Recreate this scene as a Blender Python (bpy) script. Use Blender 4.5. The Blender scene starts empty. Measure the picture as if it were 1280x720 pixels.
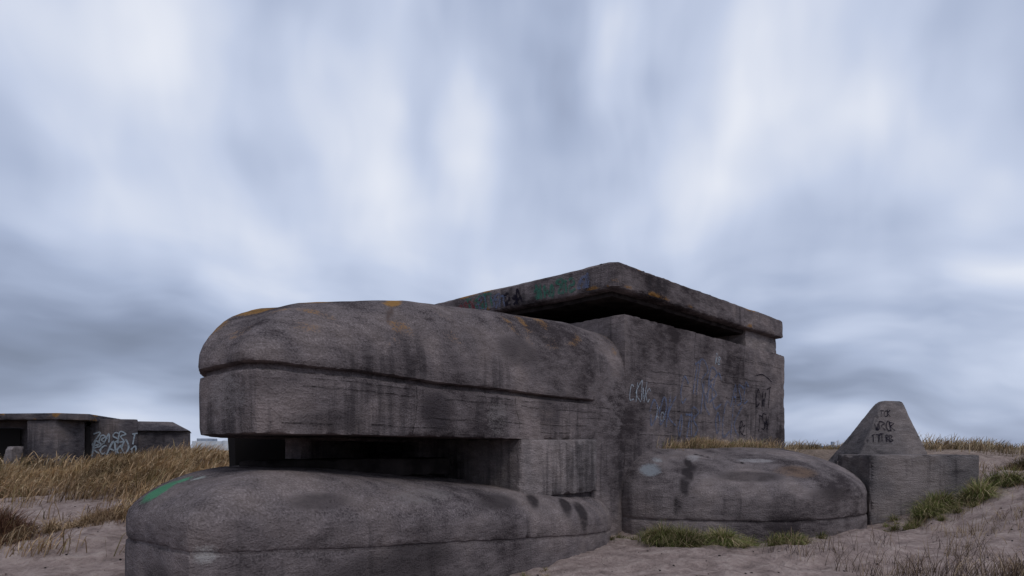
import bpy, bmesh, math, random
import numpy as np
from mathutils import Vector, Matrix, noise
random.seed(4); rng=np.random.default_rng(7)
E=1.7           # eye height; all helper z values are relative to the eye
F=822.0
R=Vector((0.6906,0.7232,0)); L=Vector((-0.7232,0.6906,0))
A=Vector((2.28,13.3,0))
scene=bpy.context.scene
COL=scene.collection

# ------------------------------------------------------------------ helpers
def disp(v):
    return noise.noise_vector(v*0.7)*0.022+noise.noise_vector(v*4.0)*0.008
def sm(x,a,b):
    t=max(0.0,min(1.0,(x-a)/(b-a))); return t*t*(3-2*t)
def empty(name):
    o=bpy.data.objects.new(name,None); COL.objects.link(o); return o
def link(name,me,mat,parent=None):
    o=bpy.data.objects.new(name,me); COL.objects.link(o)
    if mat: me.materials.append(mat)
    if parent: o.parent=parent
    return o
def nz(v,s,o=0): return noise.noise(Vector((v.x*s+o,v.y*s-o,v.z*s+.3*o)))
def finish(bm,name,mat,parent=None,maxlen=0.12,wear=0.028,displace=True,sharp=38,lichen=1.0,stains=(),runs=1.0):
    bmesh.ops.recalc_face_normals(bm,faces=bm.faces[:])
    bm.edges.ensure_lookup_table()
    segs=[]
    for e in bm.edges:
        if len(e.link_faces)==2 and e.calc_face_angle(0)>math.radians(38):
            segs.append((e.verts[0].co.copy(),e.verts[1].co.copy()))
    bmesh.ops.triangulate(bm,faces=bm.faces[:])
    for it in range(14):
        es=[e for e in bm.edges if e.calc_length()>maxlen and max(e.verts[0].co.z,e.verts[1].co.z)>-1.95]
        if not es: break
        bmesh.ops.subdivide_edges(bm,edges=es,cuts=1)
        bmesh.ops.triangulate(bm,faces=[f for f in bm.faces if len(f.verts)>3])
    bm.normal_update(); bm.verts.ensure_lookup_table()
    P=np.array([v.co[:] for v in bm.verts])
    dm=np.full(len(P),1e9)
    if wear>0 and segs:
        for a,b in segs:
            a=np.array(a);b=np.array(b);ab=b-a
            t=np.clip(((P-a)@ab)/max(1e-9,ab@ab),0,1)
            dm=np.minimum(dm,np.linalg.norm(P-(a+t[:,None]*ab),axis=1))
        for v,d in zip(bm.verts,dm):
            if d<0.05:
                n=noise.noise(v.co*5.0)+0.5*noise.noise(v.co*13.0)
                v.co-=v.normal*(wear*(0.4+max(0,n)*1.9))*(1-d/0.05)
    W_=np.zeros((len(P),4),dtype=np.float32); S_=np.zeros((len(P),4),dtype=np.float32)
    for k,v in enumerate(bm.verts):
        c=v.co; n=v.normal
        low=.5+.80*nz(c,.5)+.55*nz(c,1.5,5)+.35*nz(c,4.0,9)
        run=runs*sm(noise.noise(Vector((c.x*.9,c.y*.9,c.z*.6+4)))+.05,-.05,.5)*(1-sm(n.z,.25,.6))
        li=sm(.5*nz(c,.8,2)+.5*nz(c,3.2,7)+.42,.44,.85)
        e_=sm(.16-dm[k],0,.16) if c.z>1.0 else 0
        li*=max(.8*sm(n.z,.12,.5),e_*sm(n.z,-.3,.2))*sm(c.z,.6,1.6)*lichen
        W_[k]=(low,run,li,1)
        for (p,r,cc,s) in stains:
            q=math.sqrt(sum(((c[i]-p[i])/r[i])**2 for i in range(3)))
            a=s*sm(q,1.25,.55)
            if a>S_[k,3]: S_[k]=(cc[0],cc[1],cc[2],a)
            elif S_[k,3]==0 and q<2.2: S_[k,:3]=cc
        if displace: v.co=c+disp(c)
        v.co.z+=E
    me=bpy.data.meshes.new(name); bm.to_mesh(me); bm.free()
    a=me.color_attributes.new('w','FLOAT_COLOR','POINT'); a.data.foreach_set('color',W_.ravel())
    if stains:
        a=me.color_attributes.new('st','FLOAT_COLOR','POINT'); a.data.foreach_set('color',S_.ravel())
    me.polygons.foreach_set('use_smooth',[True]*len(me.polygons))
    me.set_sharp_from_angle(angle=math.radians(sharp))
    return link(name,me,mat,parent)
def rings_mesh(rings,bm=None,capb=True,capt=None):
    bm=bm or bmesh.new()
    vs=[[bm.verts.new(p) for p in r] for r in rings]
    n=len(rings[0])
    for a,b in zip(vs,vs[1:]):
        for i in range(n):
            j=(i+1)%n
            bm.faces.new((a[i],a[j],b[j],b[i]))
    if capb: bm.faces.new(vs[0][::-1])
    if capt is None: bm.faces.new(vs[-1])
    else:
        c=bm.verts.new(capt)
        for i in range(n): bm.faces.new((vs[-1][i],vs[-1][(i+1)%n],c))
    return bm
def prism(pts,z0,z1,name,mat,parent,top=None,**k):
    z1a,z0a=max(z0,z1),min(z0,z1)
    r0=[Vector((p[0],p[1],z0a)) for p in pts]
    tp=top or pts
    r1=[Vector((p[0],p[1],z1a)) for p in tp]
    return finish(rings_mesh([r0,r1]),name,mat,parent,**k)
def UV(u,v): 
    p=A+R*u+L*v; return (p.x,p.y)
def quad(u0,u1,v0,v1): return [UV(u0,v0),UV(u1,v0),UV(u1,v1),UV(u0,v1)]

# ------------------------------------------------------------------ node helper
class N:
    def __init__(s,tree): s.t=tree; s.n=tree.nodes; s.l=tree.links
    def put(s,sock,v):
        if isinstance(v,bpy.types.NodeSocket): s.l.new(v,sock)
        elif v is not None: sock.default_value=v
    def m(s,op,a,b=None,c=None,clamp=False):
        x=s.n.new('ShaderNodeMath'); x.operation=op; x.use_clamp=clamp
        s.put(x.inputs[0],a)
        if b is not None: s.put(x.inputs[1],b)
        if c is not None: s.put(x.inputs[2],c)
        return x.outputs[0]
    def vmul(s,a,b):
        x=s.n.new('ShaderNodeVectorMath'); x.operation='MULTIPLY'
        s.put(x.inputs[0],a); s.put(x.inputs[1],b); return x.outputs[0]
    def sep(s,v):
        c=s.n.new('ShaderNodeSeparateXYZ'); s.put(c.inputs[0],v); return c.outputs
    def noise(s,v,scale,detail=4,rough=.55,dist=0):
        x=s.n.new('ShaderNodeTexNoise'); s.put(x.inputs['Vector'],v)
        x.inputs['Scale'].default_value=scale; x.inputs['Detail'].default_value=detail
        x.inputs['Roughness'].default_value=rough; x.inputs['Distortion'].default_value=dist
        return x.outputs[0]
    def map(s,v,a,b,c=0,d=1,smooth=False):
        x=s.n.new('ShaderNodeMapRange'); x.interpolation_type='SMOOTHSTEP' if smooth else 'LINEAR'
        s.put(x.inputs[0],v)
        for i,q in enumerate((a,b,c,d)): x.inputs[i+1].default_value=q
        return x.outputs[0]
    def mix(s,f,a,b,mode='MIX'):
        x=s.n.new('ShaderNodeMix'); x.data_type='RGBA'; x.blend_type=mode
        s.put(x.inputs[0],f)
        for i,q in ((6,a),(7,b)):
            if isinstance(q,tuple) and len(q)==3: q=q+(1,)
            s.put(x.inputs[i],q)
        return x.outputs[2]
    def ramp(s,f,stops):
        x=s.n.new('ShaderNodeValToRGB'); s.put(x.inputs[0],f)
        e=x.color_ramp.elements
        while len(e)<len(stops): e.new(.5)
        for el,(p,c) in zip(e,stops): el.position=p; el.color=tuple(c)+(1,)
        return x.outputs[0]
    def attr(s,name):
        a=s.n.new('ShaderNodeAttribute'); a.attribute_name=name; return a.outputs
def newmat(name,rough=.9):
    m=bpy.data.materials.new(name); m.use_nodes=True
    g=N(m.node_tree); m.node_tree.nodes.remove(m.node_tree.nodes['Principled BSDF'])
    b=g.n.new('ShaderNodeBsdfDiffuse'); b.inputs['Roughness'].default_value=0
    g.l.new(b.outputs[0],g.n['Material Output'].inputs[0])
    return m,g,b
def bump(g,b,h,strength,dist):
    x=g.n.new('ShaderNodeBump'); x.inputs['Strength'].default_value=strength
    x.inputs['Distance'].default_value=dist; g.put(x.inputs['Height'],h)
    g.l.new(x.outputs[0],b.inputs['Normal'])

def concrete(name,dark=(.052,.043,.045),light=(.205,.174,.174),stain=False,gravel=1.0):
    m,g,b=newmat(name)
    geo=g.n.new('ShaderNodeNewGeometry'); pos=geo.outputs['Position']
    nz_=g.sep(geo.outputs['Normal'])[2]
    w=g.attr('w'); lo,run,li=g.sep(w['Vector'])
    n2=g.noise(g.vmul(pos,(1,1,2.9)),3.4,7,.74); n3=g.noise(pos,44,1,.7)
    tone=g.m('MULTIPLY_ADD',n2,1.0,-.235)
    tone=g.m('MULTIPLY_ADD',lo,.44,tone)
    top=g.map(nz_,.10,.55,0,1)
    tone=g.m('MULTIPLY_ADD',n3,g.m('MULTIPLY_ADD',top,.55*gravel,.40),tone)
    tone=g.m('SUBTRACT',tone,g.m('MULTIPLY_ADD',top,.36*gravel,.20))
    mid=tuple(.45*a+.55*c for a,c in zip(dark,light))
    col=g.ramp(tone,[(.14,dark),(.40,mid),(.62,light),(.90,tuple(min(1,c*1.9) for c in light))])
    col=g.mix(g.map(lo,.5,1.1,0,.45),col,(.17,.132,.112))
    sk=g.noise(g.vmul(pos,(7,7,.6)),1.0,5,.66)
    rr=g.map(g.m('MULTIPLY_ADD',run,.18,sk),.57,.78,0,.62)
    rr=g.m('MULTIPLY',rr,g.m('SUBTRACT',1,top,clamp=True))
    col=g.mix(rr,col,(.034,.030,.033))
    lm=g.map(g.m('MULTIPLY_ADD',li,.55,g.m('MULTIPLY_ADD',n3,.7,n2)),1.12,1.32,0,.75)
    lm=g.m('MULTIPLY',lm,g.map(li,.02,.3))
    col=g.mix(lm,col,(.30,.155,.045))
    if stain:
        s=g.attr('st')
        f=g.map(g.m('MULTIPLY_ADD',g.m('MULTIPLY_ADD',n3,.5,n2),1.4,s['Alpha']),1.3,1.8,0,.85)
        f=g.m('MULTIPLY',f,g.map(s['Alpha'],0,.2))
        col=g.mix(f,col,s['Color'])
    g.l.new(col,b.inputs['Color'])
    bump(g,b,g.m('MULTIPLY_ADD',n3,.40,n2),1.0,.05)
    return m

M_main=concrete('weathered_concrete')
M_visor=concrete('weathered_concrete_dome',stain=True)
M_base=concrete('weathered_concrete_plinth',stain=True)
M_apron=concrete('weathered_concrete_apron',light=(.225,.192,.19),stain=True,gravel=.4)
M_far=concrete('old_concrete_grey',dark=(.028,.025,.03),light=(.125,.112,.12))
M_blk=concrete('block_concrete',dark=(.045,.040,.042),light=(.185,.165,.163),gravel=.3)
M_pier=concrete('pale_concrete',dark=(.065,.057,.057),light=(.24,.21,.208),gravel=.3)
M_dark,g,b=newmat('interior_shade_dark'); b.inputs['Color'].default_value=(.02,.018,.018,1)  # near-black colour paints in the shade inside slits and openings
M_soff,g,b=newmat('soffit_shade_dark'); pos=g.n.new('ShaderNodeNewGeometry').outputs['Position']  # under-slab shade is painted into this dark mottle; pebbles just reuse it
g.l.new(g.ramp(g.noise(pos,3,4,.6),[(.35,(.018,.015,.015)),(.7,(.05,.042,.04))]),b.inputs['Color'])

# ------------------------------------------------------------------ BUNKER
bunker=empty('concrete_bunker')
prism(quad(0,8.3,0,10),-2.3,2.72,'main_block',M_main,bunker,lichen=.5)
ch=.10
def oct_(d):
    u0,u1,v0,v1=-.455+d,7.97-d,-.10+d,10.2-d
    return [UV(u0+ch,v0),UV(u1,v0),UV(u1,v1),UV(u0,v1),UV(u0,v0+ch)]
rg=[]
for z,d in ((3.16,.05),(3.20,.0),(3.64,.012),(3.70,.06),(3.72,.3)):
    rg.append([Vector((p[0],p[1],z)) for p in oct_(d)])
finish(rings_mesh(rg),'roof_slab',M_main,bunker,lichen=1.7)
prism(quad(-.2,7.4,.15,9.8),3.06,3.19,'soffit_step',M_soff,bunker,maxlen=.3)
prism(quad(5.85,7.92,.09,2.2),2.66,3.2,'slit_pier',M_pier,bunker)
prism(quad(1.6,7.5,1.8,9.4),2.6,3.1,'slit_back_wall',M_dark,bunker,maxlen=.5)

# front visor / domed observation room
P1=Vector((-2.55,6.5,0)); P0=Vector((-3.69,7.6,0)); side=(A-P1); SL=side.length; sd=side.normalized()
pts=[]
def key(t,keys):
    for (a,va),(b_,vb) in zip(keys,keys[1:]):
        if t<=b_:
            f=(t-a)/(b_-a); return [x+(y-x)*f for x,y in zip(va,vb)]
    return list(keys[-1][1])
IK=[(0,(-2.70,8.7,1.92)),(2.2,(-1.57,9.2,2.04)),(4.3,(-.51,10.5,2.2)),(6.8,(.92,12.57,2.40)),(8.34,(1.68,13.85,2.41))]
for t in [8.34,8.0,7.6,7.25,7.1,6.9,6.4,5.8,5.2,4.6,4.0,3.4,2.8,2.2,1.6,1.1,.6,.25]:
    inn=key(t,IK); bl=min(1,.42+t*.27); z0=.92+.5*sm(t,5,8.3)
    pts.append((P1+sd*t*(SL/8.34),Vector(inn),z0,bl,1.0 if t<7.0 else 0.0))
fd=(P0-P1).normalized()
pts.append((P1+sd*.06+fd*.05,Vector((-2.72,8.7,1.92)),.92,.40,1))
pts.append((P1+fd*.25,Vector((-2.80,8.75,1.92)),.92,.42,1))
pts.append((P1+fd*.8,Vector((-3.0,8.95,1.92)),.92,.55,1))
pts.append((P0-fd*.22,Vector((-3.15,9.15,1.93)),.92,.8,1))
pts.append((P0+Vector((-.02,.25,0)),Vector((-3.22,9.3,1.94)),.92,.85,1))
pts.append((Vector((-3.98,8.7,0)),Vector((-3.35,9.8,1.98)),.92,1,1))
pts.append((Vector((-4.2,9.9,0)),Vector((-3.4,10.6,2.05)),.92,1,1))
pts.append((Vector((-4.1,12.5,0)),Vector((-3.2,12.6,2.2)),.92,1,1))
pts.append((Vector((-3.6,17.5,0)),Vector((-2.6,17.3,2.3)),1.2,1,0))
pts.append((Vector((-1.0,18.2,0)),Vector((-1.0,18.0,2.35)),1.2,1,0))
pts.append((Vector((2.55,14.5,0)),Vector((2.3,14.6,2.38)),1.3,1,0))
def iv(p): 
    d=p[1]-p[0]; d.z=0
    return d.normalized()
def ring(z,ins,useg=True):
    out=[]
    for p in pts:
        q=p[0]+iv(p)*(ins*(p[4] if useg else 1)); out.append(Vector((q.x,q.y,z)))
    return out
rg=[ring(.15,.0,False),ring(.5,0),ring(.80,.0),ring(.825,.10),ring(.865,.11),ring(.885,-.025)]
for s in [0,.015,.05,.1,.17,.25,.34,.44,.55,.67,.8,.92,1]:
    rr=[]
    for p in pts:
        o=p[0]-iv(p)*.025*p[4]; q=o+(Vector((p[1].x,p[1].y,0))-o)*s
        el=math.sqrt(1-(1-s)**2); bl=p[3]
        z=p[2]+(p[1].z-p[2])*(bl*el+(1-bl)*(1-(1-s)**1.25))
        rr.append(Vector((q.x,q.y,z)))
    rg.append(rr)
OR=(.31,.165,.05)
finish(rings_mesh(rg,capt=Vector((-.6,13.6,2.42))),'domed_visor',M_visor,bunker,maxlen=.10,wear=.02,sharp=50,lichen=.8,stains=(
    ((-3.25,8.4,1.68),(.50,.7,.17),OR,.62),((-2.65,8.5,1.86),(.42,.5,.10),OR,.7),((-3.55,7.9,1.42),(.28,.5,.20),OR,.55),
    ((-1.60,8.9,1.90),(.13,.5,.14),OR,.9),((-1.56,8.5,1.62),(.05,.4,.25),(.09,.06,.05),.75),
    ((-3.0,7.0,.55),(.45,.6,.28),(.25,.22,.215),.55),((-1.0,8.7,.5),(.25,.5,.35),(.042,.036,.040),.6),((-.2,9.8,.45),(.2,.5,.3),(.235,.21,.205),.5),
    ((-2.0,7.3,.3),(.5,.6,.14),(.045,.038,.04),.55),((-2.9,8.0,1.35),(.5,.7,.2),(.06,.048,.044),.5),((.0,10.5,1.5),(.6,.8,.3),(.06,.05,.05),.5),
    ((.6,11.0,.6),(.35,.5,.4),(.045,.038,.042),.55),((1.9,13.0,.9),(.5,.6,.9),(.22,.19,.19),.4)))

def S(t,off=0):
    n=Vector((-sd.y,sd.x,0)); p=P1+sd*t+n*off; return (p.x,p.y)
prism([S(7.0,.004),S(SL-.02,.004),(2.6,14.6),(-2.9,18),(-3.0,13.5),(.2,12.8)],-2.3,.3,'lower_wall',M_main,bunker)
prism([S(4.62,-.03),S(7.03,-.085),(.9,13.3),(-.9,13.2),(-1.35,11.68)],-.80,.155,'slit_end_block',M_pier,bunker,wear=.04)
prism([S(4.75,.06),S(7.03,.05),(.9,13.3),(-.9,13.2),(-1.2,11.75)],-2,-.6,'block_footing',M_main,bunker)
c0=Vector((-1.30,11.72,0)); c1=Vector((-3.15,9.80,0))
cd=(c1-c0).normalized(); cn=Vector((-cd.y,cd.x,0))
if cn.y<0: cn=-cn
cl=(c1-c0).length
def cq(a,b_,d0,d1):
    return [tuple((c0+cd*a+cn*d0)[:2]),tuple((c0+cd*b_+cn*d0)[:2]),tuple((c0+cd*b_+cn*d1)[:2]),tuple((c0+cd*a+cn*d1)[:2])]
prism(cq(-.1,cl,0,.5),-.7,-.235,'slit_sill',M_main,bunker)
prism(cq(-.1,cl,0.02,.5),.09,.25,'slit_lintel',M_main,bunker)
prism(cq(cl-.18,cl-.004,.004,.5),-.3,.2,'slit_jamb',M_main,bunker)
prism(cq(-.1,.45,.01,.5),-.3,.2,'slit_jamb_inner',M_main,bunker)
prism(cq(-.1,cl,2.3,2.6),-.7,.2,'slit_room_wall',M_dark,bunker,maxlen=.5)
prism([tuple((c1-cd*.02+cn*.3)[:2]),tuple((c1-cd*.3+cn*.3)[:2]),(-2.75,13.8),(-3.0,13.8)],-.7,.22,'slit_cheek',M_main,bunker)
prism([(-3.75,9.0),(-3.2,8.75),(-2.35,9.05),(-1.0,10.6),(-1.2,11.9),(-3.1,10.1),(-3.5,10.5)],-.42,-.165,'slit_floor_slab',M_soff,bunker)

# lower plinth
Q1=Vector((-2.76,5.6,0)); Qr=Vector((1.40,11.0,0)); Q0=Vector((-4.1,6.88,0))
qp=[]
qp.append((Vector((1.95,12.95,0)),Vector((1.6,13.1,-.95)),-1.35))
qp.append((Vector((1.86,12.4,0)),Vector((1.35,12.75,-.82)),-1.33))
qp.append((Vector((1.70,11.8,0)),Vector((1.10,12.4,-.78)),-1.30))
qd=(Qr-Q1); qn=Vector((-qd.y,qd.x,0)).normalized()
for s in [.985,.95,.9,.82,.74,.66,.58,.5,.42,.34,.26,.18,.1,.04]:
    o=Q1+qd*s+(-qn)*.12*math.sin(math.pi*s); 
    if s>.93: o+=qn*(s-.93)*1.5
    t_=sm(s,0,.45)
    i=o+qn*(.68+.37*t_)+(qd.normalized()*(1.03*(1-t_)+.30*t_*(1-s)))
    i.z=-.23-.53*s**1.3
    qp.append((o,i,-.70-.55*s))
fq=(Q0-Q1).normalized()
qp.append((Q1+fq*.08+qd.normalized()*.03,Vector((-2.66,7.0,-.235)),-.70))
qp.append((Q1+fq*.5,Vector((-2.9,7.2,-.235)),-.70))
qp.append((Q1+fq*1.2,Vector((-3.25,7.6,-.235)),-.71))
qp.append((Q0-fq*.2,Vector((-3.5,8.0,-.235)),-.73))
qp.append((Q0+Vector((-.06,.2,0)),Vector((-3.65,8.3,-.235)),-.74))
qp.append((Vector((-4.5,8.1,0)),Vector((-3.85,8.9,-.24)),-.75))
qp.append((Vector((-4.85,9.6,0)),Vector((-4.0,10,-.26)),-.8))
qp.append((Vector((-4.7,13.5,0)),Vector((-3.8,13.2,-.4)),-.9))
qp.append((Vector((-3,17,0)),Vector((-2.9,16.5,-.5)),-1))
qp.append((Vector((2.4,14.8,0)),Vector((1.9,14.6,-1)),-1.3))
rg=[]
def qring(fz,ins=0):
    rr=[]
    for o,i,z0 in qp:
        d=(i-o); d.z=0; q=o+d.normalized()*ins; rr.append(Vector((q.x,q.y,fz(z0))))
    return rr
rg.append(qring(lambda z:-2.4)); rg.append(qring(lambda z:z-.24)); rg.append(qring(lambda z:z-.228,.025)); rg.append(qring(lambda z:z-.210,.025)); rg.append(qring(lambda z:z-.197,.005))
for s in [0,.02,.06,.12,.2,.3,.42,.56,.7,.85,1]:
    rr=[]
    for o,i,z0 in qp:
        o2=Vector((o.x,o.y,0)); i2=Vector((i.x,i.y,0)); q=o2+(i2-o2)*s
        el=math.sqrt(1-(1-s)**2); rr.append(Vector((q.x,q.y,z0+(i.z-z0)*(.8*el+.2*s))))
    rg.append(rr)
DK=(.026,.022,.024)
finish(rings_mesh(rg,capt=Vector((-2.6,9.8,-.30))),'rounded_plinth',M_base,bunker,maxlen=.10,wear=.015,sharp=50,lichen=.3,runs=.3,stains=(
    ((.30,10.1,-1.0),(.14,.5,.40),DK,.85),((.45,10.2,-1.2),(.10,.5,.25),DK,.75),
    ((.85,10.7,-1.0),(.12,.5,.40),DK,.85),((1.12,11.0,-1.15),(.16,.5,.35),DK,.8),
    ((-3.72,7.05,-.50),(.18,.5,.18),(.07,.24,.13),.9),((-3.55,7.3,-.38),(.15,.3,.07),(.10,.36,.2),.95),
    ((-3.30,7.2,-.34),(.19,.3,.05),(.48,.53,.49),1),
    ((-2.68,5.65,-.93),(.12,.25,.12),(.36,.34,.33),.75),
    ((-1.2,7.4,-1.30),(1.6,.9,.25),(.042,.036,.037),.6),((-1.0,8.1,-.6),(.6,.8,.1),(.21,.185,.18),.5),((-.2,9.2,-.75),(.6,.6,.12),(.05,.042,.042),.55),
    ((-2.0,6.8,-.55),(.5,.5,.10),(.05,.042,.042),.5),((-3.3,6.1,-1.3),(.5,.5,.25),(.045,.038,.038),.6)))

# right hand apron
ap=[((2.2,13.25),(2.75,14.1)),((2.35,12.95),(3.0,14.1)),((2.85,12.6),(3.4,14.3)),((3.6,12.42),(4.0,14.5)),((4.6,12.36),(4.7,14.7)),((5.4,12.42),(5.3,14.9)),
    ((6.2,12.7),(5.7,15.2)),((6.9,13.15),(6.1,15.6)),((7.4,13.7),(6.4,16.0)),((7.72,14.3),(6.55,16.4)),((7.95,15.3),(6.8,16.8)),((8.2,17),(7.2,17.6)),((8.0,19),(7.2,19)),((4.5,16.8),(4.8,16.8)),((2.5,13.7),(3.2,14.6))]
rg=[[Vector((o[0],o[1],-2.4)) for o,i in ap],[Vector((o[0],o[1],-1.42)) for o,i in ap],[Vector((o[0]*.997+.012,o[1]+.03,-1.40)) for o,i in ap],[Vector((o[0]*.997+.012,o[1]+.03,-1.38)) for o,i in ap],[Vector((o[0],o[1],-1.36)) for o,i in ap]]
for s in [0,.02,.06,.12,.2,.3,.42,.56,.7,.85,1]:
    el=math.sqrt(1-(1-s)**2)
    rg.append([Vector((o[0]+(i[0]-o[0])*s,o[1]+(i[1]-o[1])*s,-.95+.94*(.75*el+.25*s))) for o,i in ap])
finish(rings_mesh(rg,capt=Vector((5.6,16.6,.01))),'rounded_apron',M_apron,bunker,maxlen=.11,wear=.015,sharp=50,lichen=.2,runs=.3,stains=(
    ((2.75,12.95,-.40),(.24,.5,.18),(.25,.27,.29),.8),((2.95,13.1,-.2),(.2,.5,.1),(.32,.33,.34),.85),
    ((3.55,12.95,-.30),(.12,.7,.18),DK,.85),((3.42,12.8,-.5),(.12,.7,.16),DK,.85),((3.3,12.7,-.75),(.11,.5,.22),DK,.8),((3.15,12.6,-1.1),(.10,.5,.22),DK,.7),
    ((3.75,13.2,-.15),(.22,.6,.12),(.34,.32,.32),.8),((5.7,12.9,-.45),(.6,.7,.16),(.17,.115,.085),.65),
    ((4.6,12.8,-.55),(.8,.7,.12),(.05,.042,.042),.6),((6.3,13.3,-.2),(.4,.6,.05),(.32,.30,.30),.75),((5.0,13.3,-.25),(.5,.6,.05),(.30,.28,.28),.7),((6.0,13.2,-.9),(.8,.8,.2),(.05,.042,.042),.6)))

# ------------------------------------------------------------------ block, dragon tooth, slab
blk=empty('concrete_block')
prism([(7.66,14.05),(10.2,14.25),(10.35,16.0),(7.75,15.8)],-2.2,-.15,'block_body',M_blk,blk,top=[(7.69,14.09),(10.17,14.28),(10.3,15.9),(7.78,15.7)],wear=.05,maxlen=.09,runs=.5)
dt=empty('dragon_tooth_obstacle')
yb=18.6
prism([(9.0,yb-1.1),(11.5,yb-.9),(11.9,yb+1.3),(9.3,yb+1.4)],-.75,1.33,'pyramid_body',M_blk,dt,top=[(10.45,yb-.1),(11.02,yb-.08),(11.08,yb+.35),(10.5,yb+.35)],wear=.05,maxlen=.1,runs=.3)
prism([(8.5,yb-1.2),(11.7,yb-1.1),(12,yb+1.6),(9,yb+1.8)],-1.6,-.72,'pyramid_footing',M_blk,dt,wear=.04)
cs=empty('concrete_slab')
prism([(8.3,17.0),(9.2,16.4),(9.9,17.0),(9.0,18.2)],-1.3,-.33,'slab_body',M_pier,cs,top=[(8.4,17.0),(9.15,16.5),(9.8,17.0),(9.0,18.0)],wear=.05)

# ------------------------------------------------------------------ second bunker, far left
D=28.0
def q_(x,d): return ((x-640)/F*d,d)
def pz(y,d=D): return (560-y)/F*d
fb=empty('concrete_bunker')
k=dict(maxlen=.3,wear=.04,displace=False,lichen=.4)
prism([q_(-90,D+1.5),q_(108,D+1.5),q_(112,D+9),q_(-60,D+9)],-2.5,pz(526,D+1.5),'rear_wall',M_far,fb,**k)
prism([q_(-90,D+.6),q_(70,D-.35),q_(112,D+.5),q_(158,D+6.5),q_(-60,D+8)],pz(525),pz(516.5),'roof_slab',M_far,fb,maxlen=.3,wear=.04,displace=False,lichen=2.6)
prism([q_(34,D),q_(70,D-.2),q_(106,D+1.2),q_(104,D+6),q_(38,D+6)],-2.5,pz(525.2),'projecting_room',M_far,fb,**k)
prism([q_(112,D+1.8),q_(172,D+2.4),q_(174,D+8),q_(110,D+8)],-2.5,pz(523.5,D+2),'side_wall',M_far,fb,**k)
prism([q_(166,D+2.7),q_(236,D+3.6),q_(238,D+8),q_(170,D+8)],-2.5,pz(537,D+2.7),'wing_wall',M_far,fb,**k)
prism([q_(166,D+2.5),q_(238,D+3.4),q_(240,D+8.5),q_(170,D+8)],pz(538,D+2.3),pz(526.5,D+3),'wing_roof',M_far,fb,top=[q_(168,D+3),q_(216,D+3.8),q_(216,D+7),q_(170,D+7)],**k)
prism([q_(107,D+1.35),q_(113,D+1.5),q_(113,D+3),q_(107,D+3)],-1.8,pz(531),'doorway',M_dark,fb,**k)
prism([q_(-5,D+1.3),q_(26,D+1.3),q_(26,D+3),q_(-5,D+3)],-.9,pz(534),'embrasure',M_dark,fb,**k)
rb=empty('concrete_rubble')
prism([q_(-6,D-1),q_(14,D-1.3),q_(32,D-.2),q_(2,D+.5)],-2,pz(558),'rubble_piece',M_pier,rb,top=[q_(8,D-.8),q_(14,D-1.0),q_(30,D-.3),q_(14,D+.3)],maxlen=.2,wear=.06)

# ------------------------------------------------------------------ graffiti, cracks
def paint(name,c,lv=.5,mxf=.8):
    m,g,b=newmat(name)
    pos=g.n.new('ShaderNodeNewGeometry').outputs['Position']
    b.inputs['Color'].default_value=c+(1,)
    f=g.map(g.noise(pos,9,3,.75),lv-.12,lv+.14,.06,mxf)
    tr=g.n.new('ShaderNodeBsdfTransparent'); mx=g.n.new('ShaderNodeMixShader')
    g.l.new(f,mx.inputs[0]); g.l.new(tr.outputs[0],mx.inputs[1]); g.l.new(b.outputs[0],mx.inputs[2])
    g.l.new(mx.outputs[0],g.n['Material Output'].inputs[0]); return m
G_bk=paint('black_spray_paint',(.016,.014,.022),.39,.9); G_bl=paint('blue_spray_paint',(.13,.155,.24),.45,.75)
G_wh=paint('pale_spray_paint',(.34,.38,.43),.43,.8); G_gr=paint('green_spray_paint',(.05,.15,.11),.42,.8); G_rd=paint('red_spray_paint',(.18,.05,.055),.44,.7)
G_far=paint('faded_white_paint',(.30,.35,.40),.36,.9); G_cr=paint('crack_line_dark',(.012,.010,.010),.46,.75)  # last one: thin dark line colour for cracks and board seams
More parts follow.
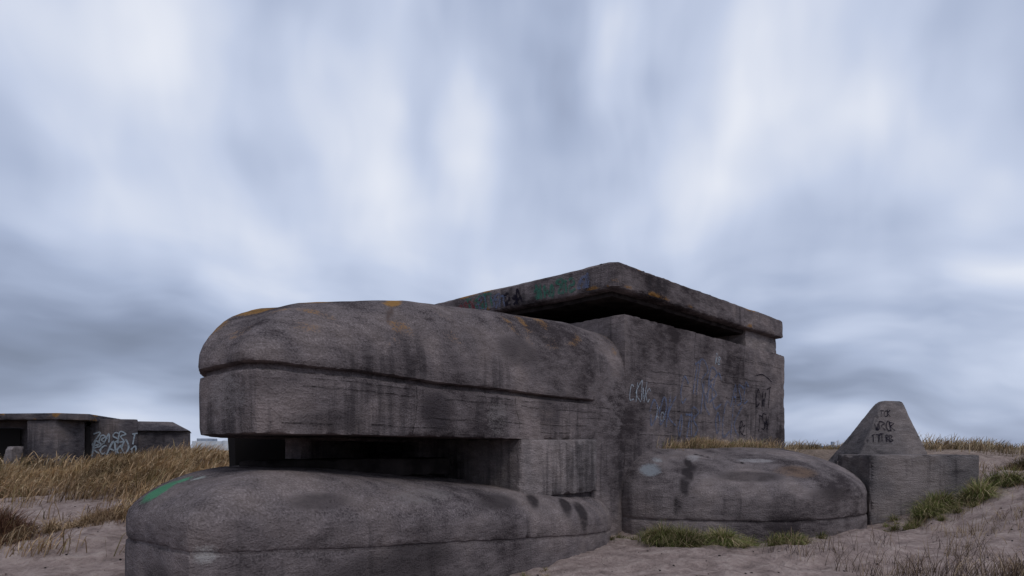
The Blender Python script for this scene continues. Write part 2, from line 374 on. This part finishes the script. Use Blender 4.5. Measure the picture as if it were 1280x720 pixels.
class Strokes:
    def __init__(s,org,du,dv,nrm,dsp=True,off=.012): s.o=org;s.du=du;s.dv=dv;s.n=nrm;s.v=[];s.f=[];s.d=dsp;s.off=off
    def stroke(s,pl,w):
        P=[Vector((a,b_,0)) for a,b_ in pl]; q=[]
        Q=[P[0]]+P+[P[-1]]
        for i in range(1,len(Q)-2):
            for t in [0,.2,.4,.6,.8]:
                a,b_,c,d=Q[i-1],Q[i],Q[i+1],Q[i+2]
                q.append(.5*((2*b_)+(c-a)*t+(2*a-5*b_+4*c-d)*t*t+(3*b_-a-3*c+d)*t**3))
        q.append(P[-1]); base=len(s.v)
        for i,p in enumerate(q):
            tn=(q[min(i+1,len(q)-1)]-q[max(i-1,0)])
            if tn.length<1e-6: tn=Vector((1,0,0))
            tn.normalize(); nn=Vector((-tn.y,tn.x,0))*w*.5*(.75+.5*random.random())
            for sg in (1,-1):
                z=p+nn*sg; wv=s.o+s.du*z.x+s.dv*z.y
                if s.d: wv=wv+disp(wv)
                wv=wv+s.n*s.off; wv.z+=E; s.v.append(wv)
        for i in range(len(q)-1):
            a=base+2*i; s.f.append((a,a+1,a+3,a+2))
    GL=[[[(0,0),(.25,1),(.5,0)],[(.1,.4),(.42,.42)]],[[(0,0),(0,1),(.4,.8),(.05,.5),(.45,.25),(0,0)]],[[(.5,.85),(.2,1),(0,.5),(.2,0),(.5,.15)]],
        [[(.45,.9),(.1,.95),(.05,.6),(.4,.45),(.4,.1),(0,.05)]],[[(0,1),(.1,0),(.25,.6),(.4,0),(.5,1)]],[[(.05,.5),(.25,1),(.5,.5),(.25,0),(.05,.5)]],
        [[(0,0),(.02,1)],[(.45,1),(.02,.45),(.5,0)]],[[(0,1),(.5,1)],[(.25,1),(.22,0)]],[[(0,0),(0,1),(.45,.75),(.05,.5),(.5,0)]],[[(0,1),(.5,.95),(.05,.1),(.55,0)]]]
    def letters(s,u,v,h,n,w):
        for k in range(n):
            cu=u+k*h*random.uniform(.5,.62); hh=h*random.uniform(.7,1.15); vv=v+random.uniform(-.12,.12)*h
            for st in random.choice(s.GL):
                s.stroke([(cu+(a+.2*b_+random.uniform(-.09,.09))*hh,vv+(b_+random.uniform(-.10,.10))*hh) for a,b_ in st],w)
    def seam(s,u0,v0,u1,v1,w,j=.012):
        n=max(3,int(math.hypot(u1-u0,v1-v0)/.18)); pl=[]
        for i in range(n+1):
            t=i/n; pl.append((u0+(u1-u0)*t+random.gauss(0,j),v0+(v1-v0)*t+random.gauss(0,j)))
        s.stroke(pl,w)
    def make(s,name,mat,parent):
        me=bpy.data.meshes.new(name); me.from_pydata([tuple(x) for x in s.v],[],s.f); return link(name,me,mat,parent)
Zv=Vector((0,0,1)); nR=-L
w=Strokes(A,R,Zv,nR); w.letters(6.2,1.15,.65,3,.036); w.letters(6.35,.5,.42,3,.030); w.stroke([(6.2,1.95),(6.7,2.02),(7.3,1.85)],.03); w.letters(5.2,.35,.35,2,.025); w.make('graffiti_black',G_bk,bunker)
w=Strokes(A,R,Zv,nR); w.letters(.12,.95,.40,4,.026); w.letters(3.9,2.05,.26,2,.03); w.letters(1.2,.6,.22,3,.02)
w.make('graffiti_pale',G_wh,bunker)
w=Strokes(A,R,Zv,nR)
for (u,v,h_,n) in ((.9,.5,.6,3),(2.2,1.1,.8,4),(3.8,.3,.8,3),(2.0,.2,.6,3),(4.8,1.1,.6,3),(3.2,.9,.9,2)): w.letters(u,v,h_,n,.05)
w.make('graffiti_blue',G_bl,bunker)
fo=A+R*(-.455)+L*(-.1)
for nm,mt,lst in (('graffiti_fascia_green',G_gr,((1.0,3.24,.30,7),(3.4,3.24,.3,5))),('graffiti_fascia_dark',G_bk,((2.5,3.23,.30,4),(4.9,3.24,.24,4))),('graffiti_fascia_red',G_rd,((3.7,3.24,.3,5),)),('graffiti_fascia_blue',G_bl,((3.0,3.24,.33,6),(.6,3.3,.2,3)))):
    w=Strokes(fo,L,Zv,-R)
    for (u,v,h_,n) in lst: w.letters(u,v,h_,n,.055)
    w.make(nm,mt,bunker)
# board seams and shrinkage cracks
w=Strokes(A,R,Zv,nR,True,.008)
for k_ in range(16):
    z_=random.uniform(-.2,2.5); u_=random.uniform(0.1,6); w.seam(u_,z_,min(8.1,u_+random.uniform(.8,3)),z_+random.uniform(-.02,.02),.012,.006)
w.seam(2.9,2.68,2.75,.2,.012,.02); w.seam(5.5,2.68,5.6,1.3,.012,.02); w.make('wall_cracks',G_cr,bunker)
w=Strokes(P1,sd,Zv,Vector((sd.y,-sd.x,0)),True,.008)
for z_ in (.27,.40,.53,.66,.75):
    u_=random.uniform(.3,1)
    while u_<7.6:
        l_=random.uniform(.5,1.8)
        if random.random()<.55: w.seam(u_,z_,min(7.7,u_+l_),z_+random.uniform(-.015,.015),.010,.005)
        u_+=l_+random.uniform(.1,.6)
w.seam(2.3,.78,2.25,.18,.012,.012); w.seam(4.5,.78,4.6,.3,.012,.012); w.make('visor_cracks',G_cr,bunker)
pa=Vector((9.0,yb-1.1,-.75));pb=Vector((11.5,yb-.9,-.75));pt=Vector((10.45,yb-.1,1.33))
du=(pb-pa).normalized(); dv=((pt-pa)-du*((pt-pa)@du)).normalized(); nn=du.cross(dv); nn= nn if nn.y<0 else -nn
w=Strokes(pa+nn*.01,du,dv,nn); w.letters(1.05,1.35,.26,4,.028); w.letters(.85,1.0,.24,5,.026); w.letters(1.3,1.75,.20,3,.022); w.make('graffiti',G_bk,dt)
o=Vector((*q_(112,D+1.8),0)); e2=Vector((*q_(172,D+2.4),0)); du=(e2-o).normalized()
w=Strokes(o,du,Zv,Vector((du.y,-du.x,0)),False,.05); w.letters(.1,-.3,.55,6,.07); w.letters(.1,.2,.5,6,.06); w.make('graffiti',G_far,fb)

# ------------------------------------------------------------------ TERRAIN
def h(x,y):
    b_=-1.72
    b_+=.50*sm(-x,4.8,8.5)*sm(y,8.3,12.5)
    b_+=.20*math.exp(-(((x+6.6)/.9)**2+((y-10.2)/.9)**2))
    b_+=.80*math.exp(-(((x+8.0)/3.4)**2+((y-16.8)/3.0)**2))
    b_+=.70*math.exp(-(((x+5.9)/1.3)**2+((y-13.2)/2.2)**2))
    b_+=.50*sm(y,13,24)*sm(-x,2,6)
    b_+=1.2*sm(x,6.8,12.0)*sm(y,5,13)
    b_+=.40*sm(x,2,8)*sm(y,9.5,6)
    b_+=.16*math.exp(-(((x-5.2)/2.0)**2+((y-10.6)/.8)**2))
    b_+=.14*math.exp(-(((x-6.9)/.8)**2+((y-12.7)/.5)**2))
    b_+=1.05*sm(y,15.5,22)*sm(x,5,9)*(1-.5*sm(x,9,13))
    far=sm(y,24,60); b_=b_*(1-far)+(-1.1)*far
    p=Vector((x,y,0))
    b_+=.14*noise.noise(p*.35)+.08*noise.noise(p*1.1)
    if y<70: b_+=.55*max(0,noise.noise(p*.16+Vector((3,7,1))))*sm(y,17,24)
    if y<24 and abs(x)<22:
        b_+=.06*noise.noise(p*2.2)+.032*noise.noise(p*5.5)-.07*max(0,noise.noise(p*3.4+Vector((9,2,0)))-.12)
    lim=-.14 if x<8 else -.05
    return min(b_,lim) if y>14 else b_
def axis(a,b_,st,lo,hi):
    mid=list(np.arange(a,b_,st)); l=[];s=st;x=a
    while x>lo: s*=1.22; x-=s; l.append(x)
    r_=[];s=st;x=mid[-1]
    while x<hi: s*=1.22; x+=s; r_.append(x)
    return l[::-1]+mid+r_
xs=axis(-13,14,.095,-2500,2500); ys=axis(5.2,17.5,.095,-60,5000)
nx,ny=len(xs),len(ys)
co=np.empty((ny,nx,3),dtype=np.float32)
for j,y in enumerate(ys):
    for i,x in enumerate(xs): co[j,i]=(x,y,h(x,y)+E)
idx=np.arange(nx*ny).reshape(ny,nx)
fc=np.stack([idx[:-1,:-1],idx[:-1,1:],idx[1:,1:],idx[1:,:-1]],-1).reshape(-1,4)
me=bpy.data.meshes.new('sand_ground')
me.vertices.add(nx*ny); me.vertices.foreach_set('co',co.ravel())
me.loops.add(fc.size); me.loops.foreach_set('vertex_index',fc.ravel().astype(np.int32))
me.polygons.add(len(fc)); me.polygons.foreach_set('loop_start',np.arange(0,fc.size,4,dtype=np.int32)); me.polygons.foreach_set('loop_total',np.full(len(fc),4,dtype=np.int32))
me.update(); me.validate(); me.polygons.foreach_set('use_smooth',[True]*len(me.polygons))
M_sand,g,b=newmat('dune_sand')
pos=g.n.new('ShaderNodeNewGeometry').outputs['Position']; Y=g.sep(pos)[1]
n=g.noise(pos,3.0,6,.76)
c=g.ramp(n,[(.30,(.19,.145,.13)),(.5,(.40,.308,.275)),(.68,(.56,.45,.40))])
c=g.mix(g.map(Y,17,24),c,g.ramp(n,[(.35,(.13,.105,.06)),(.6,(.26,.19,.115)),(.8,(.34,.27,.2))]))
g.l.new(c,b.inputs['Color'])
bump(g,b,n,1.0,.24)
link('sand_ground',me,M_sand)

# ------------------------------------------------------------------ GRASS
M_veg,g,b=newmat('grass_blades'); g.l.new(g.attr('col')['Color'],b.inputs['Color'])
def grass(name,P,H,W,cols,lean=(.25,0),spread=.45,droop=.35,parent=None,tone=None):
    n=len(P); H=np.asarray(H); W=np.asarray(W)
    th=rng.uniform(0,2*np.pi,n); sp=rng.normal(0,spread,(n,2))+np.array(lean)
    wd=np.stack([np.cos(th),np.sin(th),np.zeros(n)],1)*W[:,None]*.5
    mid=P+np.stack([sp[:,0]*H*.35,sp[:,1]*H*.35,H*.55],1)
    tipz=H*(1-droop*np.minimum(1.6,(sp**2).sum(1))); 
    tip=P+np.stack([sp[:,0]*H,sp[:,1]*H,np.maximum(tipz,.1*H)],1)
    m2=mid*.45+tip*.55; m2[:,2]+=.06*H
    V=np.stack([P-wd,P+wd,mid+wd*.9,mid-wd*.9,m2+wd*.6,m2-wd*.6,tip],1).reshape(-1,3); V[:,2]+=E
    b0=np.arange(n)*7
    loops=np.stack([b0,b0+1,b0+2,b0+3, b0+3,b0+2,b0+4,b0+5, b0+5,b0+4,b0+6],1).ravel().astype(np.int32)
    st=(np.arange(n)*11)[:,None]+np.array([0,4,8]); tot=np.tile([4,4,3],(n,1))
    me=bpy.data.meshes.new(name); me.vertices.add(len(V)); me.vertices.foreach_set('co',V.astype(np.float32).ravel())
    me.loops.add(len(loops)); me.loops.foreach_set('vertex_index',loops)
    me.polygons.add(3*n); me.polygons.foreach_set('loop_start',st.ravel().astype(np.int32)); me.polygons.foreach_set('loop_total',tot.ravel().astype(np.int32))
    me.update()
    ca=me.color_attributes.new('col','FLOAT_COLOR','POINT')
    cols=np.array(cols); ci=rng.integers(0,len(cols),n); c=cols[ci]*rng.uniform(.7,1.3,(n,1))
    if tone is not None: c=c*tone[:,None]
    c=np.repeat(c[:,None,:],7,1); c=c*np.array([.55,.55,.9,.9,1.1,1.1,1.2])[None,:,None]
    c=np.concatenate([c,np.ones((n,7,1))],2).reshape(-1,4); ca.data.foreach_set('color',c.astype(np.float32).ravel())
    return link(name,me,M_veg,parent)
def patch_tone(P,s=.7): return np.array([1+.75*noise.noise(Vector((p[0]*s,p[1]*s,2)))+.3*noise.noise(Vector((p[0]*3*s,p[1]*3*s,7))) for p in P])
def patch_h(P,s=.5): return np.array([max(.3,1+1.3*noise.noise(Vector((p[0]*s,p[1]*s,12)))) for p in P])
DRY=[(.48,.34,.20),(.56,.43,.28),(.41,.28,.16),(.45,.31,.19),(.31,.22,.135)]
MIX=DRY+[(.25,.20,.10)]
MUT=[(c[0]*.78,c[1]*.80,c[2]*.82) for c in MIX]
GREEN=[(.12,.14,.04),(.16,.18,.06),(.10,.115,.038),(.36,.29,.16),(.21,.21,.08),(.42,.32,.2)]
def inside(x,y):
    if -4.9<x<2 and 6<y<18 and (x>-4.7): 
        return y>5.6+ (x+2.76)*1.3 and y>6.88-(x+4.1)*.95
    u=(Vector((x,y,0))-A)@R; v=(Vector((x,y,0))-A)@L
    return (-.2<u<8.4 and -.1<v<10) or (2.3<x<8 and 12.5<y<19 )
def scatter(n,fx,fy,dens,clump=6,rad=.12):
    out=[]; tries=0
    while len(out)<n and tries<n*20:
        tries+=1; x=random.uniform(*fx); y=random.uniform(*fy)
        if random.random()>dens(x,y): continue
        hc=h(x,y)
        for k in range(clump):
            a=random.gauss(0,rad); c=random.gauss(0,rad)
            if not inside(x+a,y+c): out.append((x+a,y+c,hc-.03))
    return np.array(out)
def dl(x,y):
    nn=noise.noise(Vector((x,y,3))*.55)
    edge=12.9-1.9*sm(x,-8.4,-6.6)
    m=sm(y+1.0*nn,edge,edge+1.2)
    sp_=.05 if y>9.5 else 0
    return max(sp_,min(1,m*(.55+1.6*(nn+.25))))
P=scatter(40000,(-15,-3.2),(9.0,18.5),dl,14,.15)
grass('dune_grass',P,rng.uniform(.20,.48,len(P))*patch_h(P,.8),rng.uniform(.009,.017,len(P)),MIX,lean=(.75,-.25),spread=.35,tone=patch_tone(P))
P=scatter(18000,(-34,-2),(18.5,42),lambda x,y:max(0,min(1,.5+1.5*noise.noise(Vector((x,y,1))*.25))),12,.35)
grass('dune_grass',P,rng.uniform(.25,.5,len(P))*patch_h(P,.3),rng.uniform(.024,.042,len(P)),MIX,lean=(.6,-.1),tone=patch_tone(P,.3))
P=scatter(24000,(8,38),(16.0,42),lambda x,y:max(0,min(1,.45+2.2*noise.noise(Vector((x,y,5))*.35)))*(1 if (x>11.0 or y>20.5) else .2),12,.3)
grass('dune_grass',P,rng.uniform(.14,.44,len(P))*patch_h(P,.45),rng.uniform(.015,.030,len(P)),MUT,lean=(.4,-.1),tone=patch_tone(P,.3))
def onap(n):
    o=[]
    while len(o)<n:
        t=random.random(); x=3.25+t*3.6+random.gauss(0,.14); y=14.55+t*3.0+random.gauss(0,.25)
        if noise.noise(Vector((x,y,9))*1.3)>-.2+.25*random.random(): o.append((x,y,-.06))
    return np.array(o)
P=onap(6500); hh_=np.array([.7+.8*(noise.noise(Vector((p[0]*1.8,p[1]*1.8,1)))+.3) for p in P])
grass('roof_grass',P,rng.uniform(.08,.34,len(P))*hh_,rng.uniform(.007,.012,len(P)),DRY+[(.16,.17,.06)],lean=(.3,0),spread=.5)
def tuft(cs,per):
    o=[];H=[]
    for cx,cy,s in cs:
        n=int(per*s*s)
        for k in range(n):
            a=random.uniform(0,6.283); r=abs(random.gauss(0,.5))
            x=cx+math.cos(a)*r*.17*s; y=cy+math.sin(a)*r*.12*s
            if 7.6<x<10.3 and y>14.02: continue
            o.append((x,y,h(cx,cy)-.03)); H.append(s*max(.35,1-.35*r))
    return np.array(o),np.array(H)
def rnd_cl(xa,xb,ya,yb,n,lo=.4,hi=1.3): 
    return [(xa+(xb-xa)*t+random.gauss(0,.10),ya+(yb-ya)*t+random.gauss(0,.15),random.uniform(lo,hi)) for t in [random.random() for _ in range(n)]]
cl_=rnd_cl(2.5,3.9,11.8,11.3,28,.6,1.8)+rnd_cl(3.7,5.6,11.4,12.0,14,.3,1.1)+rnd_cl(1.7,2.5,12.4,12.3,7,.3,.6)
P,H_=tuft(cl_,270); grass('grass_tuft',P,rng.uniform(.12,.35,len(P))*H_,rng.uniform(.006,.010,len(P)),GREEN,lean=(.15,-.25),spread=.65,droop=.45,tone=patch_tone(P,1.5))
cl_=rnd_cl(7.3,8.3,13.3,13.7,8,.4,.9)+rnd_cl(8.3,10.6,13.7,14.2,30,.5,1.8)+rnd_cl(8.6,9.6,13.3,13.6,8,.4,.8)
P,H_=tuft(cl_,270); grass('grass_tuft',P,rng.uniform(.12,.36,len(P))*H_,rng.uniform(.006,.010,len(P)),GREEN,lean=(.1,-.25),spread=.65,droop=.45,tone=patch_tone(P,1.5))
cl_=rnd_cl(-.6,.7,7.9,9.4,7,.3,.7)+rnd_cl(-4.7,-4.1,7.3,6.4,10,.7,1.5)
P,H_=tuft(cl_,270); grass('grass_tuft',P,rng.uniform(.10,.26,len(P))*H_,rng.uniform(.004,.007,len(P)),GREEN+DRY,lean=(.2,-.1),spread=.6,droop=.4)
cl_=rnd_cl(-8.6,-6.2,9.8,11.8,11,.5,1.2)
P,H_=tuft(cl_,240); grass('grass_tuft',P,rng.uniform(.12,.36,len(P))*H_,rng.uniform(.006,.010,len(P)),DRY,lean=(.3,-.2),spread=.6,droop=.4,tone=patch_tone(P,1.5))
o=[]
for k in range(70):
    x=random.uniform(4.2,7.8); y=random.uniform(7.5,10.8)
    for j in range(int(random.uniform(3,20))):
        xx=x+random.gauss(0,.12);yy=y+random.gauss(0,.1); o.append((xx,yy,h(xx,yy)-.01))
for k in range(20):
    x=random.gauss(5.8,.5); y=random.gauss(8.0,.3)
    for j in range(26):
        xx=x+random.gauss(0,.07);yy=y+random.gauss(0,.07); o.append((xx,yy,h(xx,yy)-.01))
P=np.array(o); grass('dry_stalks',P,rng.uniform(.06,.42,len(P)),rng.uniform(.004,.008,len(P)),[(.08,.055,.045),(.13,.09,.065),(.34,.25,.16)],lean=(.05,-.05),spread=.5,droop=.15)
o=[]
for k in range(190):
    x=random.uniform(7.8,14); y=random.uniform(10.0,17)
    if inside(x,y) or (7.5<x<10.5 and y>13.9): continue
    for j in range(18):
        xx=x+random.gauss(0,.13);yy=y+random.gauss(0,.11); o.append((xx,yy,h(xx,yy)-.01))
P=np.array(o); grass('dry_stalks',P,rng.uniform(.06,.30,len(P)),rng.uniform(.005,.009,len(P)),[(.15,.10,.07),(.42,.31,.18),(.28,.2,.11)],lean=(.15,-.05),spread=.5)
def shrub(name,cx,cy,r,hh,n,cols):
    P=np.stack([rng.normal(cx,r,n),rng.normal(cy,r*.8,n)],1); z=np.array([h(a,b_) for a,b_ in P])
    d=np.hypot(P[:,0]-cx,P[:,1]-cy)/r
    grass(name,np.column_stack([P,z-.02]),hh*rng.uniform(.3,1,n)*np.exp(-d*d*.3),rng.uniform(.006,.012,n),cols,lean=(.0,0),spread=.6,droop=.2)
HE=[(.12,.06,.045),(.18,.09,.06),(.09,.06,.04),(.26,.16,.10),(.4,.28,.18)]
shrub('heather_shrub',-8.25,10.5,.30,.55,2800,HE[:4])
shrub('heather_shrub',-7.0,11.3,.32,.30,2200,[(.22,.14,.09),(.16,.11,.07),(.40,.28,.18)])
shrub('heather_shrub',13.3,16.3,.5,.55,4000,[(.08,.07,.035),(.07,.05,.03),(.14,.10,.05)])

bm=bmesh.new()
for k in range(420):
    x=random.uniform(-9,11); y=random.uniform(6,14)
    if inside(x,y): continue
    s=random.uniform(.006,.022)*(2.2 if random.random()<.06 else 1)
    r_=bmesh.ops.create_icosphere(bm,subdivisions=1,radius=s)
    c=Vector((x,y,h(x,y)+E+s*.2)); q=Vector((random.uniform(.7,1.3),random.uniform(.7,1.3),random.uniform(.4,.8)))
    for v in r_['verts']: v.co=Vector((v.co.x*q.x,v.co.y*q.y,v.co.z*q.z))*random.uniform(.85,1.15)+c
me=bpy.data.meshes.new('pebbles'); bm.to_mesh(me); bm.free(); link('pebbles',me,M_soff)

# ------------------------------------------------------------------ distant industry and sea
def flat(name,c,rough=.6):
    m,g,b=newmat(name); pos=g.n.new('ShaderNodeNewGeometry').outputs['Position']
    f=g.noise(pos,.4,2); g.l.new(g.mix(g.map(f,.3,.7),tuple(q*.75 for q in c),c),b.inputs['Color']); return m
M_w=flat('pale_cladding',(.62,.66,.72)); M_b=flat('blue_cladding',(.10,.25,.45)); M_g=flat('grey_cladding',(.3,.33,.38))
DD=260
wh=empty('warehouse')
def fbox(x0,x1,y0,y1,d,nm,mt,par,dep=20):
    X0,X1=(x0-640)/F*d,(x1-640)/F*d
    prism([(X0,d),(X1,d),(X1,d+dep),(X0,d+dep)],y1,y0,nm,mt,par,maxlen=1e9,wear=0,displace=False)
def zz(y,d): return (560-y)/F*d
fbox(300,372,zz(560,DD),-1.5,DD,'hall',M_w,wh); fbox(304,372,zz(557,DD),zz(560.1,DD),DD+.5,'roof',M_b,wh)
fbox(322,372,zz(566,DD),-2,DD-8,'lean_to',M_b,wh,7)
fbox(240,280,zz(550,DD),-1.5,DD+40,'tower_hall',M_w,wh); fbox(246,262,zz(546,DD),zz(550.3,DD),DD+45,'roof_plant',M_g,wh,8)
tk=empty('storage_tank')
for i,(x_,r_,t_) in enumerate(((283,5,551),(296,4,553))):
    bm=bmesh.new(); X0=(x_-640)/F*300
    bmesh.ops.create_cone(bm,segments=32,radius1=r_/F*300,radius2=r_/F*300,depth=zz(t_,300)+2,cap_ends=True)
    bmesh.ops.create_cone(bm,segments=32,radius1=r_/F*300,radius2=.1,depth=.6,cap_ends=True,matrix=Matrix.Translation((0,0,(zz(t_,300)+2)/2+.3)))
    for v in bm.verts: v.co+=Vector((X0,300,(zz(t_,300)-2)/2+E))
    me=bpy.data.meshes.new('tank_%d'%(i+1)); bm.to_mesh(me); bm.free(); link('tank_%d'%(i+1),me,M_w,tk)
hl=empty('harbour_building')
fbox(1000,1022,zz(556,500),-1,500,'shed',M_g,hl); fbox(1030,1050,zz(557.5,500),-1,500,'annex',M_b,hl); fbox(1040,1043,zz(552,500),-1,505,'stack',M_g,hl,2)
fbox(1172,1215,zz(557,600),-1,600,'quay_hall',M_g,hl)
M_sea=bpy.data.materials.new('sea_water'); M_sea.use_nodes=True; g=N(M_sea.node_tree); b=g.n['Principled BSDF']
b.inputs['Base Color'].default_value=(.06,.09,.13,1); b.inputs['Roughness'].default_value=.25
pos=g.n.new('ShaderNodeNewGeometry').outputs['Position']; bump(g,b,g.noise(pos,.2,3),.4,.5)
me=bpy.data.meshes.new('sea'); z=E-1.02
me.from_pydata([(-4000,420,z),(-20,420,z),(-20,4900,z),(-4000,4900,z)],[],[(0,1,2,3)]); link('sea',me,M_sea)

# ------------------------------------------------------------------ WORLD (overcast sky, computed once on a direction grid)
def vn(x,y,seed,per=None):
    r_=np.random.default_rng(seed).random((256,256)).astype(np.float32)
    xi=np.floor(x).astype(int); yi=np.floor(y).astype(int); fx=x-xi; fy=y-yi
    fx=fx*fx*fx*(fx*(fx*6-15)+10); fy=fy*fy*fy*(fy*(fy*6-15)+10)
    a=r_[yi%256,xi%256]; b_=r_[yi%256,(xi+1)%256]; c_=r_[(yi+1)%256,xi%256]; d_=r_[(yi+1)%256,(xi+1)%256]
    return (a+(b_-a)*fx)*(1-fy)+(c_+(d_-c_)*fx)*fy
def fbm(x,y,seed,o=5,g_=.5):
    s=0;a=1;t=0
    for i in range(o):
        c_,s_=math.cos(.12*i),math.sin(.12*i)
        xx,yy=x*2**i,y*2**i
        s=s+a*vn(c_*xx-s_*yy+17.3*i,s_*xx+c_*yy+5.1*i,seed+i); t+=a; a*=g_
    return s/t-.5
SW,SH=2560,1280
uu=(np.arange(SW)+.5)/SW; vv_=(np.arange(SH)+.5)/SH
U_,V_=np.meshgrid(uu,vv_)
phi=(.5-U_)*2*np.pi; lat=(V_-.5)*np.pi
az=np.pi/2-phi; az=(az+np.pi)%(2*np.pi)-np.pi; el=np.maximum(np.sin(lat),0)
wx=fbm(az*2.3,el*2.3,11,4); wy=fbm(az*2.3,el*2.3,31,4)
a2=az+.20*wx; e2_=el+.14*wy
SS=lambda x,a,b_:np.clip((x-a)/(b_-a),0,1)**2*(3-2*np.clip((x-a)/(b_-a),0,1))
hi=fbm(a2*4.2,e2_*2.6,51,5,.48); fine=fbm(a2*20,e2_*4.5,71,3,.5)
lo=fbm(a2*4.0+1.3*el,e2_*13,91,5,.5); soft=fbm(az*3.0,el*4.5,111,4)
wt=SS(el,.10,.36)
val=.80*hi*wt+.85*lo*(1-wt)+.50*soft+.06*fine*wt+.47+.25*np.clip(el/.40,0,1)
def lobe(a,e,sa,se,amp):
    global val
    val=val+amp*np.exp(-(((a2-a)/sa)**2+((e2_-e)/se)**2))
lobe(-.09,.42,.05,.10,.22); lobe(.02,.28,.16,.10,.20); lobe(.13,.53,.05,.10,.16); lobe(.30,.34,.07,.08,.16)
lobe(.62,.38,.06,.14,.14); lobe(.66,.21,.09,.022,.30); lobe(.66,.13,.12,.04,.12); lobe(-.25,.26,.2,.09,.08)
lobe(.47,.27,.13,.10,-.12); lobe(-.58,.17,.24,.07,-.17); lobe(-.17,.42,.03,.08,-.12); lobe(-.5,.12,.2,.03,-.06)
st=np.array([.12,.34,.54,.72,.98]); cc=np.array([(.17,.20,.28),(.27,.32,.45),(.42,.49,.66),(.58,.65,.82),(.86,.89,.97)])
img=np.ones((SH,SW,4),dtype=np.float32)
for i in range(3): img[...,i]=np.interp(val,st,cc[:,i])
low=V_<.5; img[low,:3]=(.25,.22,.20)
im=bpy.data.images.new('overcast_sky',SW,SH,float_buffer=True); im.colorspace_settings.name='Non-Color'
im.pixels.foreach_set(img.ravel()); im.update(); im.pack()
W=bpy.data.worlds.new('World'); scene.world=W; W.use_nodes=True
g=N(W.node_tree); W.node_tree.nodes.clear()
en=g.n.new('ShaderNodeTexEnvironment'); en.image=im
sky=g.n.new('ShaderNodeTexSky'); sky.sky_type='NISHITA'; sky.sun_disc=False
sky.sun_elevation=math.radians(48); sky.sun_rotation=math.radians(150)
b1=g.n.new('ShaderNodeBackground'); g.l.new(sky.outputs[0],b1.inputs[0]); b1.inputs[1].default_value=.08
b2=g.n.new('ShaderNodeBackground'); g.l.new(en.outputs[0],b2.inputs[0]); b2.inputs[1].default_value=1.0
mx=g.n.new('ShaderNodeMixShader'); mx.inputs[0].default_value=.93
g.l.new(b1.outputs[0],mx.inputs[1]); g.l.new(b2.outputs[0],mx.inputs[2])
out=g.n.new('ShaderNodeOutputWorld'); g.l.new(mx.outputs[0],out.inputs[0])

sun=bpy.data.lights.new('sun','SUN'); sun.energy=.8; sun.angle=math.radians(16); sun.color=(1,.96,.92)
so_=bpy.data.objects.new('sun',sun); COL.objects.link(so_)
a_=math.radians(150); e_=math.radians(48)
dirv=Vector((math.sin(a_)*math.cos(e_),math.cos(a_)*math.cos(e_),math.sin(e_)))
so_.rotation_euler=dirv.to_track_quat('Z','Y').to_euler()

cam=bpy.data.cameras.new('camera'); co_=bpy.data.objects.new('camera',cam); COL.objects.link(co_)
co_.location=(0,0,E); co_.rotation_euler=(math.radians(90),0,0)
cam.sensor_width=36; cam.lens=F/1280*36; cam.shift_y=200/1280; cam.clip_end=8000; cam.clip_start=.05
scene.camera=co_
scene.view_settings.view_transform='Standard'; scene.view_settings.look='None'; scene.view_settings.exposure=0
